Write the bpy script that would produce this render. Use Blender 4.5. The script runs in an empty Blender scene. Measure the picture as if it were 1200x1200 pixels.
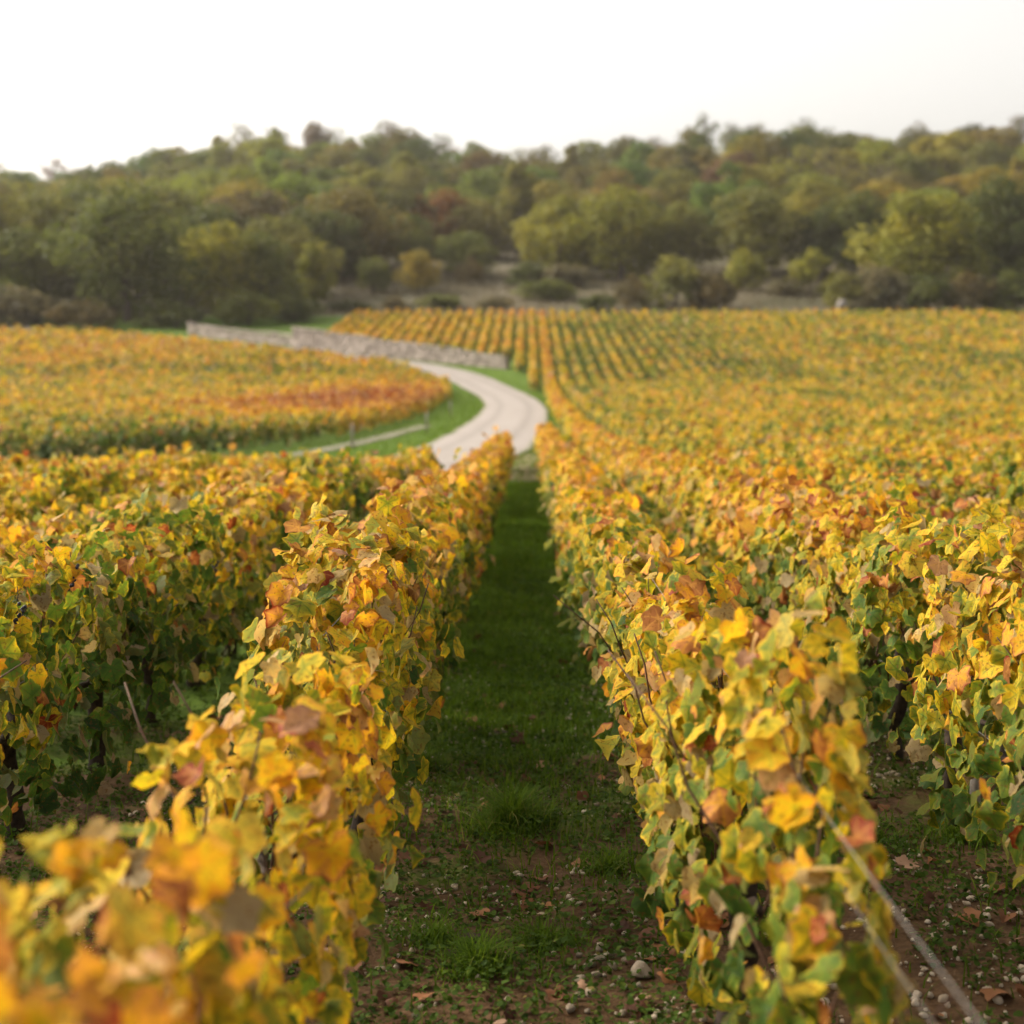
import bpy, math, random
import numpy as np
from mathutils import Vector

# ------------------------------------------------------------------ camera, sky, sun, exposure
scene = bpy.context.scene
C = scene.collection
R = math.radians
F = 1750.0 / 1200.0                      # focal length in picture widths (35 mm on a 24 mm wide sensor)
CAM_H = 1.6

cam_d = bpy.data.cameras.new('camera')
cam_d.sensor_fit = 'HORIZONTAL'
cam_d.sensor_width = 24.0
cam_d.lens = 35.0
cam_d.shift_x = -0.015
cam_d.shift_y = -0.15
cam_d.clip_start = 0.05
cam_d.clip_end = 6000.0
cam_d.dof.use_dof = True
cam_d.dof.focus_distance = 5.0
cam_d.dof.aperture_fstop = 1.5
cam = bpy.data.objects.new('camera', cam_d)
C.objects.link(cam)
cam.location = (0, 0, CAM_H)
cam.rotation_euler = (R(90), 0, 0)
scene.camera = cam

SUN_EL, SUN_AZ = 34.0, -66.0             # azimuth measured from +Y, negative = to the left
world = bpy.data.worlds.new('World')
scene.world = world
world.use_nodes = True
wn, wl = world.node_tree.nodes, world.node_tree.links
wn.clear()
sky = wn.new('ShaderNodeTexSky')
sky.sky_type = 'NISHITA'
sky.sun_disc = False
sky.sun_elevation = R(SUN_EL)
sky.sun_rotation = R(SUN_AZ)
sky.air_density = 1.0
sky.dust_density = 6.0
sky.ozone_density = 1.0
hs = wn.new('ShaderNodeHueSaturation')
hs.inputs['Saturation'].default_value = 0.15
bg = wn.new('ShaderNodeBackground')
bg.inputs['Strength'].default_value = 0.15
wo = wn.new('ShaderNodeOutputWorld')
wl.new(sky.outputs[0], hs.inputs['Color'])
tint = wn.new('ShaderNodeMix'); tint.data_type = 'RGBA'; tint.blend_type = 'MULTIPLY'
tint.inputs[0].default_value = 1.0
tint.inputs[7].default_value = (1.0, 0.96, 0.90, 1)
wl.new(hs.outputs[0], tint.inputs[6])
wl.new(tint.outputs[2], bg.inputs['Color'])
wl.new(bg.outputs[0], wo.inputs['Surface'])

sun_d = bpy.data.lights.new('sun', 'SUN')
sun_d.energy = 2.2
sun_d.angle = R(20)
sun_d.color = (1.0, 0.87, 0.68)
sun = bpy.data.objects.new('sun', sun_d)
C.objects.link(sun)
sd = Vector((math.sin(R(SUN_AZ)) * math.cos(R(SUN_EL)), math.cos(R(SUN_AZ)) * math.cos(R(SUN_EL)), math.sin(R(SUN_EL))))
sun.rotation_euler = sd.to_track_quat('Z', 'Y').to_euler()
sun.location = (-30, 40, 60)

scene.view_settings.view_transform = 'Standard'
scene.view_settings.look = 'None'
scene.view_settings.exposure = 1.22
scene.view_settings.gamma = 1.0
scene.render.engine = 'CYCLES'
cy = scene.cycles
cy.use_denoising = True
cy.max_bounces = 7
cy.diffuse_bounces = 3
cy.glossy_bounces = 2
cy.transmission_bounces = 4
cy.transparent_max_bounces = 4
cy.use_adaptive_sampling = True
cy.adaptive_threshold = 0.02
cy.caustics_reflective = False
cy.caustics_refractive = False

# ------------------------------------------------------------------ helpers
rng = np.random.default_rng(11)
random.seed(5)


def hash1(n, seed):
    x = np.sin(n * 127.1 + seed * 311.7) * 43758.5453
    return x - np.floor(x)


def noise1(t, seed):
    t = np.asarray(t, float)
    i = np.floor(t)
    f = t - i
    f = f * f * (3 - 2 * f)
    return hash1(i, seed) * (1 - f) + hash1(i + 1, seed) * f


def noise2(x, y, seed):
    x = np.asarray(x, float); y = np.asarray(y, float)
    ix, iy = np.floor(x), np.floor(y)
    fx, fy = x - ix, y - iy
    fx = fx * fx * (3 - 2 * fx); fy = fy * fy * (3 - 2 * fy)
    h = lambda a, b: hash1(a * 1.0 + b * 57.31, seed)
    return (h(ix, iy) * (1 - fx) + h(ix + 1, iy) * fx) * (1 - fy) + (h(ix, iy + 1) * (1 - fx) + h(ix + 1, iy + 1) * fx) * fy


_gy = np.arange(-60, 1200, 0.5)
_gz = np.interp(_gy, [-60, 0, 30, 45, 60, 80, 100, 115, 178, 230, 300, 420, 455, 540, 1200],
                [2.0, 0.0, -1.08, -1.42, -1.5, -1.48, -1.3, -0.95, 6.5, 14.5, 27.0, 51.0, 53.0, 48.0, 20.0])
_k = np.exp(-0.5 * (np.arange(-24, 25) * 0.5 / 4.0) ** 2); _k /= _k.sum()
_gz = np.convolve(np.pad(_gz, 24, 'edge'), _k, 'valid')
_gz -= np.interp(0, _gy, _gz)


def ground(x, y):
    """Height of the terrain."""
    x = np.asarray(x, float); y = np.asarray(y, float)
    z = np.interp(y, _gy, _gz)
    amp = np.interp(x, [-260, -148, -124, -110, -95, -82, -60, -26, -14, 8, 24, 45, 68, 95, 140, 260], [-8, -5, -7, -6, -2, 4, 3, 4, 0, -2, 2, 5, 7, 5, 6, 6])
    z = z + amp * np.clip((y - 190) / 220, 0, 1.2)
    return z


def bump(x, y):
    """Clods and ruts of the ground near the camera."""
    fade = np.clip((40 - y) / 30, 0, 1)
    return fade * ((noise2(x * 2.2, y * 2.2, 3) - .5) * .05 + (noise2(x * 7, y * 7, 4) - .5) * .03)


def at(px, d):
    """Lateral position seen at column px (1200 px picture) at distance d."""
    return (px - 618.0) / 1750.0 * d


def zat(py, d):
    return CAM_H + (420.0 - py) / 1750.0 * d


def np_mesh(name, V, T, mats, attrs=None, smooth=True, quads=None, midx=None):
    """mesh from numpy triangles (T) and optionally quads"""
    me = bpy.data.meshes.new(name)
    V = np.asarray(V, np.float32).reshape(-1, 3)
    T = np.zeros((0, 3), np.int32) if T is None else np.asarray(T, np.int32).reshape(-1, 3)
    Q = np.zeros((0, 4), np.int32) if quads is None else np.asarray(quads, np.int32).reshape(-1, 4)
    me.vertices.add(len(V))
    me.vertices.foreach_set('co', V.ravel())
    nl = T.size + Q.size
    me.loops.add(nl)
    me.loops.foreach_set('vertex_index', np.concatenate([T.ravel(), Q.ravel()]).astype(np.int32))
    npoly = len(T) + len(Q)
    me.polygons.add(npoly)
    starts = np.concatenate([np.arange(len(T)) * 3, T.size + np.arange(len(Q)) * 4]).astype(np.int32)
    me.polygons.foreach_set('loop_start', starts)
    if attrs is not None:
        a = me.attributes.new('look', 'FLOAT_COLOR', 'POINT')
        a.data.foreach_set('color', np.asarray(attrs, np.float32).ravel())
    if not isinstance(mats, (list, tuple)):
        mats = [mats]
    for m in mats:
        me.materials.append(m)
    if midx is not None:
        me.polygons.foreach_set('material_index', np.asarray(midx, np.int32))
    me.update(calc_edges=True)
    if smooth:
        me.polygons.foreach_set('use_smooth', np.ones(npoly, bool))
    me.validate()
    return me


def obj(name, me, parent=None, loc=None):
    o = bpy.data.objects.new(name, me)
    C.objects.link(o)
    if loc is not None:
        o.location = loc
    if parent is not None:
        o.parent = parent
    return o


def tag(o, label=None, cat=None, group=None, kind=None):
    if label: o['label'] = label
    if cat: o['category'] = cat
    if group: o['group'] = group
    if kind: o['kind'] = kind
    return o


def thing(name, label, cat, loc=(0, 0, 0), group=None):
    o = bpy.data.objects.new(name, None)
    o.empty_display_size = 0.2
    C.objects.link(o)
    o.location = loc
    return tag(o, label, cat, group)


class MB:
    """collects tubes and boxes"""
    def __init__(s):
        s.V, s.Q, s.T, s.A, s.n = [], [], [], [], 0

    def add(s, V, Q=None, T=None, a=(.5, .5, .5, 1)):
        V = np.asarray(V, float)
        if Q is not None: s.Q.append(np.asarray(Q) + s.n)
        if T is not None: s.T.append(np.asarray(T) + s.n)
        s.V.append(V); s.A.append(np.tile(a, (len(V), 1))); s.n += len(V)

    def tube(s, pts, rad, k=6, a=(.5, .5, .5, 1)):
        pts = np.asarray(pts, float); n = len(pts)
        rad = np.broadcast_to(rad, (n,))
        tan = np.gradient(pts, axis=0)
        tan /= np.linalg.norm(tan, axis=1)[:, None] + 1e-9
        ref = np.where(np.abs(tan[:, 2:3]) > .9, [[1., 0, 0]], [[0, 0, 1.]])
        u = np.cross(tan, ref); u /= np.linalg.norm(u, axis=1)[:, None] + 1e-9
        v = np.cross(tan, u)
        th = np.arange(k) / k * 2 * np.pi
        V = (pts[:, None] + rad[:, None, None] * (np.cos(th)[None, :, None] * u[:, None] + np.sin(th)[None, :, None] * v[:, None])).reshape(-1, 3)
        Q = []
        for i in range(n - 1):
            for j in range(k):
                Q.append((i * k + j, i * k + (j + 1) % k, (i + 1) * k + (j + 1) % k, (i + 1) * k + j))
        V = np.vstack([V, pts[:1], pts[-1:]])
        T = [(n * k, (j + 1) % k, j) for j in range(k)] + [(n * k + 1, (n - 1) * k + j, (n - 1) * k + (j + 1) % k) for j in range(k)]
        s.add(V, Q, T, a)

    def box(s, c, size, rot=0.0, jit=0.0, a=(.5, .5, .5, 1), bev=0.0):
        """box with chamfered vertical and top edges when bev > 0"""
        hx, hy, hz = np.asarray(size) / 2
        V, Q, T = [], [], []
        b = min(bev, hx * .8, hy * .8, hz * .8)
        if b <= 0:
            V = np.array([(sx * hx, sy * hy, sz * hz) for sz in (-1, 1) for sy in (-1, 1) for sx in (-1, 1)], float)
            Q = [(0, 2, 3, 1), (4, 5, 7, 6), (0, 1, 5, 4), (2, 6, 7, 3), (0, 4, 6, 2), (1, 3, 7, 5)]
        else:
            ring = lambda x, y, z: [(-x, -y, z), (x, -y, z), (x, y, z), (-x, y, z)]
            V = np.array(ring(hx - b, hy - b, -hz) + ring(hx, hy, -hz + b) + ring(hx, hy, hz - b) + ring(hx - b, hy - b, hz), float)
            Q = [(3, 2, 1, 0), (12, 13, 14, 15)]
            for r in range(3):
                for j in range(4):
                    Q.append((r * 4 + j, r * 4 + (j + 1) % 4, r * 4 + 4 + (j + 1) % 4, r * 4 + 4 + j))
        if jit:
            V = V + rng.normal(0, jit, V.shape)
        cr, sr = math.cos(rot), math.sin(rot)
        V = np.stack([V[:, 0] * cr - V[:, 1] * sr, V[:, 0] * sr + V[:, 1] * cr, V[:, 2]], 1) + np.asarray(c)
        s.add(V, Q, T if T else None, a)

    def mesh(s, name, mats, smooth=True):
        return np_mesh(name, np.vstack(s.V), np.vstack(s.T) if s.T else None, mats, np.vstack(s.A), smooth, np.vstack(s.Q) if s.Q else None)


# ------------------------------------------------------------------ materials
def new_mat(name):
    m = bpy.data.materials.new(name)
    m.use_nodes = True
    m.node_tree.nodes.clear()
    return m, m.node_tree.nodes, m.node_tree.links


def ramp(nodes, stops, interp='LINEAR'):
    r = nodes.new('ShaderNodeValToRGB')
    el = r.color_ramp.elements
    while len(el) > 1: el.remove(el[-1])
    el[0].position = stops[0][0]; el[0].color = (*stops[0][1], 1)
    for p, c in stops[1:]:
        e = el.new(p); e.color = (*c, 1)
    r.color_ramp.interpolation = interp
    return r


def math_n(nodes, links, op, a, b=None, clamp=False):
    n = nodes.new('ShaderNodeMath'); n.operation = op; n.use_clamp = clamp
    for i, v in enumerate((a, b)):
        if v is None: continue
        if isinstance(v, (int, float)): n.inputs[i].default_value = v
        else: links.new(v, n.inputs[i])
    return n.outputs[0]


def noise_n(nodes, links, vec, scale, detail=2.0, rough=.5):
    n = nodes.new('ShaderNodeTexNoise')
    n.inputs['Scale'].default_value = scale
    n.inputs['Detail'].default_value = detail
    n.inputs['Roughness'].default_value = rough
    if vec is not None: links.new(vec, n.inputs['Vector'])
    return n


def mix_n(nodes, links, fac, a, b, mode='MIX'):
    n = nodes.new('ShaderNodeMix'); n.data_type = 'RGBA'; n.blend_type = mode
    for i, v in ((0, fac), (6, a), (7, b)):
        if isinstance(v, (int, float)): n.inputs[i].default_value = v
        elif isinstance(v, tuple): n.inputs[i].default_value = (*v, 1)
        else: links.new(v, n.inputs[i])
    return n.outputs[2]


def leaf_shader(nodes, links, col, trans, rough=.5, spec=.35, gain=(1.0, .95, .7), bumpv=None):
    p = nodes.new('ShaderNodeBsdfPrincipled')
    if bumpv is not None:
        bp = nodes.new('ShaderNodeBump'); bp.inputs['Distance'].default_value = .007; bp.inputs['Strength'].default_value = .7
        links.new(bumpv, bp.inputs['Height']); links.new(bp.outputs[0], p.inputs['Normal'])
    p.inputs['Roughness'].default_value = rough
    p.inputs['Specular IOR Level'].default_value = spec
    links.new(col, p.inputs['Base Color'])
    t = nodes.new('ShaderNodeBsdfTranslucent')
    links.new(mix_n(nodes, links, 1.0, col, gain, 'MULTIPLY'), t.inputs['Color'])
    mx = nodes.new('ShaderNodeMixShader')
    mx.inputs[0].default_value = trans
    links.new(p.outputs[0], mx.inputs[1]); links.new(t.outputs[0], mx.inputs[2])
    o = nodes.new('ShaderNodeOutputMaterial')
    links.new(mx.outputs[0], o.inputs['Surface'])


def vine_leaf_mat():
    m, n, l = new_mat('vine_leaf')
    a = n.new('ShaderNodeAttribute'); a.attribute_name = 'look'
    sp = n.new('ShaderNodeSeparateColor'); l.new(a.outputs['Color'], sp.inputs[0])
    tone, edge, rnd = sp.outputs[0], sp.outputs[1], sp.outputs[2]
    geo = n.new('ShaderNodeNewGeometry')
    nz = noise_n(n, l, geo.outputs['Position'], 28.0, 3.0)
    # ageing spreads from the leaf margin inward
    e3 = math_n(n, l, 'MULTIPLY', math_n(n, l, 'POWER', edge, 6.0), 0.26)
    en = noise_n(n, l, geo.outputs['Position'], 11.0, 2.0)
    e3 = math_n(n, l, 'MULTIPLY', e3, math_n(n, l, 'MULTIPLY', math_n(n, l, 'SUBTRACT', en.outputs[0], .38), 4.5, True))
    t = math_n(n, l, 'ADD', tone, e3)
    t = math_n(n, l, 'ADD', t, math_n(n, l, 'MULTIPLY', math_n(n, l, 'SUBTRACT', nz.outputs[0], .5), .34))
    # the green lingers along the main veins
    vein = math_n(n, l, 'POWER', a.outputs['Alpha'], 3.0)
    t = math_n(n, l, 'SUBTRACT', t, math_n(n, l, 'MULTIPLY', vein, .13))
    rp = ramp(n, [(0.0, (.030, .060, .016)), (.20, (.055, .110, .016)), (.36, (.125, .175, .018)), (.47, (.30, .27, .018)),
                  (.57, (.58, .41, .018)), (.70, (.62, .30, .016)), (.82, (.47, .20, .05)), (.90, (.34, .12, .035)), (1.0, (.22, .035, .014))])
    l.new(t, rp.inputs[0])
    # a few leaves dried to a pale tan or silvery green
    pale = math_n(n, l, 'GREATER_THAN', rnd, .88)
    c = mix_n(n, l, math_n(n, l, 'MULTIPLY', pale, .6), rp.outputs[0], (.44, .28, .17))
    # paler underside
    c = mix_n(n, l, math_n(n, l, 'MULTIPLY', geo.outputs['Backfacing'], .30), c, (.30, .26, .12))
    # small brown specks
    sk = noise_n(n, l, geo.outputs['Position'], 95.0, 1.0)
    skm = math_n(n, l, 'MULTIPLY', math_n(n, l, 'GREATER_THAN', sk.outputs[0], .63), .6)
    c = mix_n(n, l, skm, c, (.16, .07, .02))
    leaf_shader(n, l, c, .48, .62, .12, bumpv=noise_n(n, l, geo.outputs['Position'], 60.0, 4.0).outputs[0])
    return m


def simple_mat(name, c1, c2, scale=8.0, rough=.85, bumpd=0.0, spec=.3, metallic=0.0, detail=4.0):
    m, n, l = new_mat(name)
    tc = n.new('ShaderNodeTexCoord')
    nz = noise_n(n, l, tc.outputs['Object'], scale, detail, .6)
    rp = ramp(n, [(.3, c1), (.7, c2)]); l.new(nz.outputs[0], rp.inputs[0])
    p = n.new('ShaderNodeBsdfPrincipled')
    p.inputs['Roughness'].default_value = rough
    p.inputs['Specular IOR Level'].default_value = spec
    p.inputs['Metallic'].default_value = metallic
    l.new(rp.outputs[0], p.inputs['Base Color'])
    if bumpd:
        b = n.new('ShaderNodeBump'); b.inputs['Distance'].default_value = bumpd; b.inputs['Strength'].default_value = .8
        l.new(nz.outputs[0], b.inputs['Height']); l.new(b.outputs[0], p.inputs['Normal'])
    o = n.new('ShaderNodeOutputMaterial'); l.new(p.outputs[0], o.inputs['Surface'])
    return m


def look_ramp_mat(name, stops, trans=.3, rough=.55, spec=.25, world_noise=0.0, wscale=.6, gain=(1, .95, .7)):
    """leaf or blade material: colour from the 'look' red channel"""
    m, n, l = new_mat(name)
    a = n.new('ShaderNodeAttribute'); a.attribute_name = 'look'
    sp = n.new('ShaderNodeSeparateColor'); l.new(a.outputs['Color'], sp.inputs[0])
    t = sp.outputs[0]
    if world_noise:
        geo = n.new('ShaderNodeNewGeometry')
        nz = noise_n(n, l, geo.outputs['Position'], wscale, 3.0)
        t = math_n(n, l, 'ADD', t, math_n(n, l, 'MULTIPLY', math_n(n, l, 'SUBTRACT', nz.outputs[0], .5), world_noise))
    rp = ramp(n, stops); l.new(t, rp.inputs[0])
    leaf_shader(n, l, rp.outputs[0], trans, rough, spec, gain)
    return m


def tree_leaf_mat():
    m, n, l = new_mat('tree_leaf')
    a = n.new('ShaderNodeAttribute'); a.attribute_name = 'look'
    sp = n.new('ShaderNodeSeparateColor'); l.new(a.outputs['Color'], sp.inputs[0])
    oi = n.new('ShaderNodeObjectInfo')
    geo = n.new('ShaderNodeNewGeometry')
    nz = noise_n(n, l, geo.outputs['Position'], .35, 3.0)
    v = math_n(n, l, 'ADD', sp.outputs[0], math_n(n, l, 'MULTIPLY', math_n(n, l, 'SUBTRACT', nz.outputs[0], .5), .9))
    rp = ramp(n, [(0.0, (.70, .80, .70)), (.5, (1.25, 1.25, 1.2)), (1.0, (2.0, 1.75, 1.3))]); l.new(v, rp.inputs[0])
    c = mix_n(n, l, 1.0, oi.outputs['Color'], rp.outputs[0], 'MULTIPLY')
    leaf_shader(n, l, c, .48, .6, .1)
    return m


M = {}
M['vine_leaf'] = vine_leaf_mat()
M['tree_leaf'] = tree_leaf_mat()
M['bark'] = simple_mat('bark', (.035, .026, .02), (.10, .078, .06), 14.0, .95, .01)
M['vine_wood'] = simple_mat('vine_wood', (.018, .012, .009), (.065, .045, .032), 40.0, .95, .006)
M['cane'] = simple_mat('cane', (.045, .022, .013), (.12, .06, .032), 30.0, .7)
M['wire'] = simple_mat('wire', (.13, .12, .105), (.25, .235, .21), 60.0, .5, 0, .4, .4)
M['post'] = simple_mat('post_wood', (.12, .10, .085), (.26, .23, .20), 30.0, .9, .004)
M['grape'] = simple_mat('grape_skin', (.008, .008, .02), (.03, .03, .055), 50.0, .5)
M['boulder'] = simple_mat('boulder_stone', (.16, .14, .125), (.30, .27, .24), 2.0, .95)
M['stone'] = simple_mat('limestone', (.32, .25, .17), (.60, .50, .39), 22.0, .9, .006)
M['grass'] = look_ramp_mat('grass_blade', [(0, (.046, .088, .007)), (.5, (.092, .165, .011)), (.85, (.15, .23, .018)), (1.0, (.26, .23, .06))], .45, .7, .1, .4, 1.2)
M['weed'] = look_ramp_mat('weed_leaf', [(0, (.028, .055, .007)), (.6, (.062, .110, .012)), (.9, (.12, .165, .025)), (1.0, (.24, .19, .06))], .40, .7, .1, .4, 2.0)
M['dry'] = look_ramp_mat('dry_grass_blade', [(0, (.06, .065, .03)), (.4, (.11, .095, .06)), (1, (.21, .175, .12))], .3, .8, .1, .8, .06)
M['litter'] = look_ramp_mat('dead_leaf', [(0, (.05, .02, .012)), (.5, (.16, .065, .03)), (.8, (.30, .13, .05)), (1, (.38, .24, .16))], .15, .7, .2)


def ground_mat():
    m, n, l = new_mat('ground_soil_and_grass')
    tc = n.new('ShaderNodeTexCoord')
    ob = tc.outputs['Object']
    sx = n.new('ShaderNodeSeparateXYZ'); l.new(ob, sx.inputs[0])
    y = sx.outputs[1]
    n1 = noise_n(n, l, ob, 1.3, 5.0, .6)
    n2 = noise_n(n, l, ob, 9.0, 6.0, .65)
    n3 = noise_n(n, l, ob, 45.0, 4.0, .6)
    soil = ramp(n, [(.25, (.036, .018, .008)), (.5, (.085, .046, .020)), (.75, (.16, .096, .050))]); l.new(n2.outputs[0], soil.inputs[0])
    soil2 = mix_n(n, l, .5, soil.outputs[0], ramp_out(n, l, n3.outputs[0], [(.3, (.042, .021, .010)), (.7, (.16, .094, .048))]))
    grass = ramp(n, [(.25, (.040, .075, .007)), (.5, (.075, .130, .011)), (.75, (.11, .17, .02))]); l.new(n2.outputs[0], grass.inputs[0])
    # grass share rises with distance down the alley
    g = math_n(n, l, 'ADD', n1.outputs[0], math_n(n, l, 'MULTIPLY', math_n(n, l, 'SUBTRACT', y, 6.0), .09))
    g = math_n(n, l, 'MINIMUM', g, 1.2)
    g = math_n(n, l, 'MULTIPLY', math_n(n, l, 'SUBTRACT', g, .52), 6.0, True)
    c = mix_n(n, l, g, soil2, grass.outputs[0])
    # headland where the rows stop: trampled, drier
    hd = math_n(n, l, 'MULTIPLY', math_n(n, l, 'SUBTRACT', 1.0, math_n(n, l, 'DIVIDE', math_n(n, l, 'ABSOLUTE', math_n(n, l, 'SUBTRACT', y, 43.0)), 15.0), True), 2.2, True)
    hx = math_n(n, l, 'SUBTRACT', 1.0, math_n(n, l, 'DIVIDE', math_n(n, l, 'ABSOLUTE', sx.outputs[0]), 2.2), True)
    c = mix_n(n, l, math_n(n, l, 'MULTIPLY', hd, hx, True), c, ramp_out(n, l, n2.outputs[0], [(.3, (.12, .10, .055)), (.7, (.25, .20, .12))]))
    # rough meadow on the slope above the vines
    mt = math_n(n, l, 'MULTIPLY', math_n(n, l, 'SUBTRACT', y, 177.0), .3, True)
    n4 = noise_n(n, l, ob, .09, 4.0, .6)
    mead = ramp(n, [(.3, (.055, .060, .030)), (.5, (.115, .100, .066)), (.7, (.14, .12, .085))]); l.new(n4.outputs[0], mead.inputs[0])
    c = mix_n(n, l, mt, c, mead.outputs[0])
    p = n.new('ShaderNodeBsdfPrincipled'); p.inputs['Roughness'].default_value = .95
    p.inputs['Specular IOR Level'].default_value = .15
    l.new(c, p.inputs['Base Color'])
    b = n.new('ShaderNodeBump'); b.inputs['Distance'].default_value = .03; b.inputs['Strength'].default_value = .9
    l.new(n2.outputs[0], b.inputs['Height'])
    b2 = n.new('ShaderNodeBump'); b2.inputs['Distance'].default_value = .008; b2.inputs['Strength'].default_value = .9
    l.new(n3.outputs[0], b2.inputs['Height']); l.new(b.outputs[0], b2.inputs['Normal'])
    l.new(b2.outputs[0], p.inputs['Normal'])
    o = n.new('ShaderNodeOutputMaterial'); l.new(p.outputs[0], o.inputs['Surface'])
    return m


def ramp_out(n, l, val, stops):
    r = ramp(n, stops); l.new(val, r.inputs[0]); return r.outputs[0]


def road_mat(name, base, rut):
    m, n, l = new_mat(name)
    tc = n.new('ShaderNodeTexCoord')
    a = n.new('ShaderNodeAttribute'); a.attribute_name = 'look'
    sp = n.new('ShaderNodeSeparateColor'); l.new(a.outputs['Color'], sp.inputs[0])
    n1 = noise_n(n, l, tc.outputs['Object'], .5, 5.0, .6)
    n2 = noise_n(n, l, tc.outputs['Object'], 14.0, 4.0, .6)
    f = math_n(n, l, 'ADD', math_n(n, l, 'MULTIPLY', n1.outputs[0], .7), math_n(n, l, 'MULTIPLY', n2.outputs[0], .3))
    c = ramp_out(n, l, f, [(.3, rut), (.65, base)])
    # two worn wheel lines beside a dusty crown
    rl = math_n(n, l, 'SUBTRACT', 1.0, math_n(n, l, 'MULTIPLY', math_n(n, l, 'ABSOLUTE', math_n(n, l, 'SUBTRACT', sp.outputs[0], .45)), 5.0), True)
    c = mix_n(n, l, math_n(n, l, 'MULTIPLY', rl, n1.outputs[0]), c, tuple(v * .72 for v in rut))
    sk = noise_n(n, l, tc.outputs['Object'], 1.6, 3.0)
    c = mix_n(n, l, math_n(n, l, 'MULTIPLY', math_n(n, l, 'MULTIPLY', math_n(n, l, 'SUBTRACT', sk.outputs[0], .60), 9.0, True), .5), c, (.17, .155, .11))
    # grassy crumbling margins
    ed = math_n(n, l, 'ADD', sp.outputs[0], math_n(n, l, 'MULTIPLY', math_n(n, l, 'SUBTRACT', n2.outputs[0], .5), .25))
    ed = math_n(n, l, 'MULTIPLY', math_n(n, l, 'SUBTRACT', ed, .88), 9.0, True)
    c = mix_n(n, l, ed, c, (.13, .13, .06))
    p = n.new('ShaderNodeBsdfPrincipled'); p.inputs['Roughness'].default_value = .95
    p.inputs['Specular IOR Level'].default_value = .15
    l.new(c, p.inputs['Base Color'])
    b = n.new('ShaderNodeBump'); b.inputs['Distance'].default_value = .02; b.inputs['Strength'].default_value = .6
    l.new(n2.outputs[0], b.inputs['Height']); l.new(b.outputs[0], p.inputs['Normal'])
    o = n.new('ShaderNodeOutputMaterial'); l.new(p.outputs[0], o.inputs['Surface'])
    return m


M['ground'] = ground_mat()
M['road'] = road_mat('pale_limestone_road', (.285, .255, .235), (.215, .19, .172))
M['track'] = road_mat('gravel_track', (.26, .235, .19), (.17, .16, .11))


def wall_mat():
    m, n, l = new_mat('wall_limestone')
    tc = n.new('ShaderNodeTexCoord')
    a = n.new('ShaderNodeAttribute'); a.attribute_name = 'look'
    sp = n.new('ShaderNodeSeparateColor'); l.new(a.outputs['Color'], sp.inputs[0])
    n1 = noise_n(n, l, tc.outputs['Object'], 1.6, 6.0, .65)
    f = math_n(n, l, 'ADD', math_n(n, l, 'MULTIPLY', sp.outputs[0], .5), math_n(n, l, 'MULTIPLY', n1.outputs[0], .5))
    c = ramp_out(n, l, f, [(.2, (.16, .13, .11)), (.5, (.29, .245, .21)), (.8, (.40, .34, .30))])
    p = n.new('ShaderNodeBsdfPrincipled'); p.inputs['Roughness'].default_value = .95
    l.new(c, p.inputs['Base Color'])
    o = n.new('ShaderNodeOutputMaterial'); l.new(p.outputs[0], o.inputs['Surface'])
    return m


M['wall'] = wall_mat()

# ------------------------------------------------------------------ ground, road
ys = np.unique(np.concatenate([np.arange(-30, 0, 3.0), np.arange(0, 14, .07), np.arange(14, 45, .5), np.arange(45, 190, 2.0), np.arange(190, 460, 6.0), np.arange(460, 1150, 40.0)]))
xs = np.unique(np.concatenate([np.arange(-500, -60, 20.0), np.arange(-60, -6, 2.0), np.arange(-6, -3, .3), np.arange(-3, 3.5, .07), np.arange(3.5, 8, .3), np.arange(8, 60, 2.0), np.arange(60, 520, 20.0)]))
X, Y = np.meshgrid(xs, ys)
Z = ground(X, Y) + bump(X, Y)
nx, ny = len(xs), len(ys)
idx = np.arange(nx * ny).reshape(ny, nx)
Qd = np.stack([idx[:-1, :-1], idx[:-1, 1:], idx[1:, 1:], idx[1:, :-1]], -1).reshape(-1, 4)
tag(obj('ground', np_mesh('ground', np.stack([X, Y, Z], -1), None, M['ground'], quads=Qd)), kind='structure')


def spline(pts, step=.8):
    P = np.asarray(pts, float)
    P = np.vstack([2 * P[0] - P[1], P, 2 * P[-1] - P[-2]])
    out = []
    for i in range(1, len(P) - 2):
        n = max(2, int(np.linalg.norm(P[i + 1] - P[i]) / step))
        for t in np.arange(n) / n:
            p0, p1, p2, p3 = P[i - 1:i + 3]
            out.append(.5 * ((2 * p1) + (-p0 + p2) * t + (2 * p0 - 5 * p1 + 4 * p2 - p3) * t * t + (-p0 + 3 * p1 - 3 * p2 + p3) * t ** 3))
    out.append(P[-2])
    return np.array(out)


def strip(name, centre, half, lift, mat):
    c = spline(centre)
    tan = np.gradient(c, axis=0); tan /= np.linalg.norm(tan, axis=1)[:, None]
    nor = np.stack([tan[:, 1], -tan[:, 0]], 1)
    k = np.linspace(-1, 1, 9)
    wob = half * (1 + .08 * (noise1(np.arange(len(c)) * .35, 8)[:, None] - .5))
    P = c[:, None] + nor[:, None] * (k[None, :, None] * wob[:, :, None])
    z = ground(P[..., 0], P[..., 1]) + lift + .05 * (1 - k[None] ** 2) * (half > 1)
    V = np.concatenate([P, z[..., None]], -1)
    idx = np.arange(V.shape[0] * 9).reshape(-1, 9)
    Q = np.stack([idx[:-1, :-1], idx[:-1, 1:], idx[1:, 1:], idx[1:, :-1]], -1).reshape(-1, 4)
    A = np.zeros((V.shape[0], 9, 4)); A[..., 0] = np.abs(k)[None]; A[..., 3] = 1
    return obj(name, np_mesh(name, V, None, mat, A.reshape(-1, 4), quads=Q)), c


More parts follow.
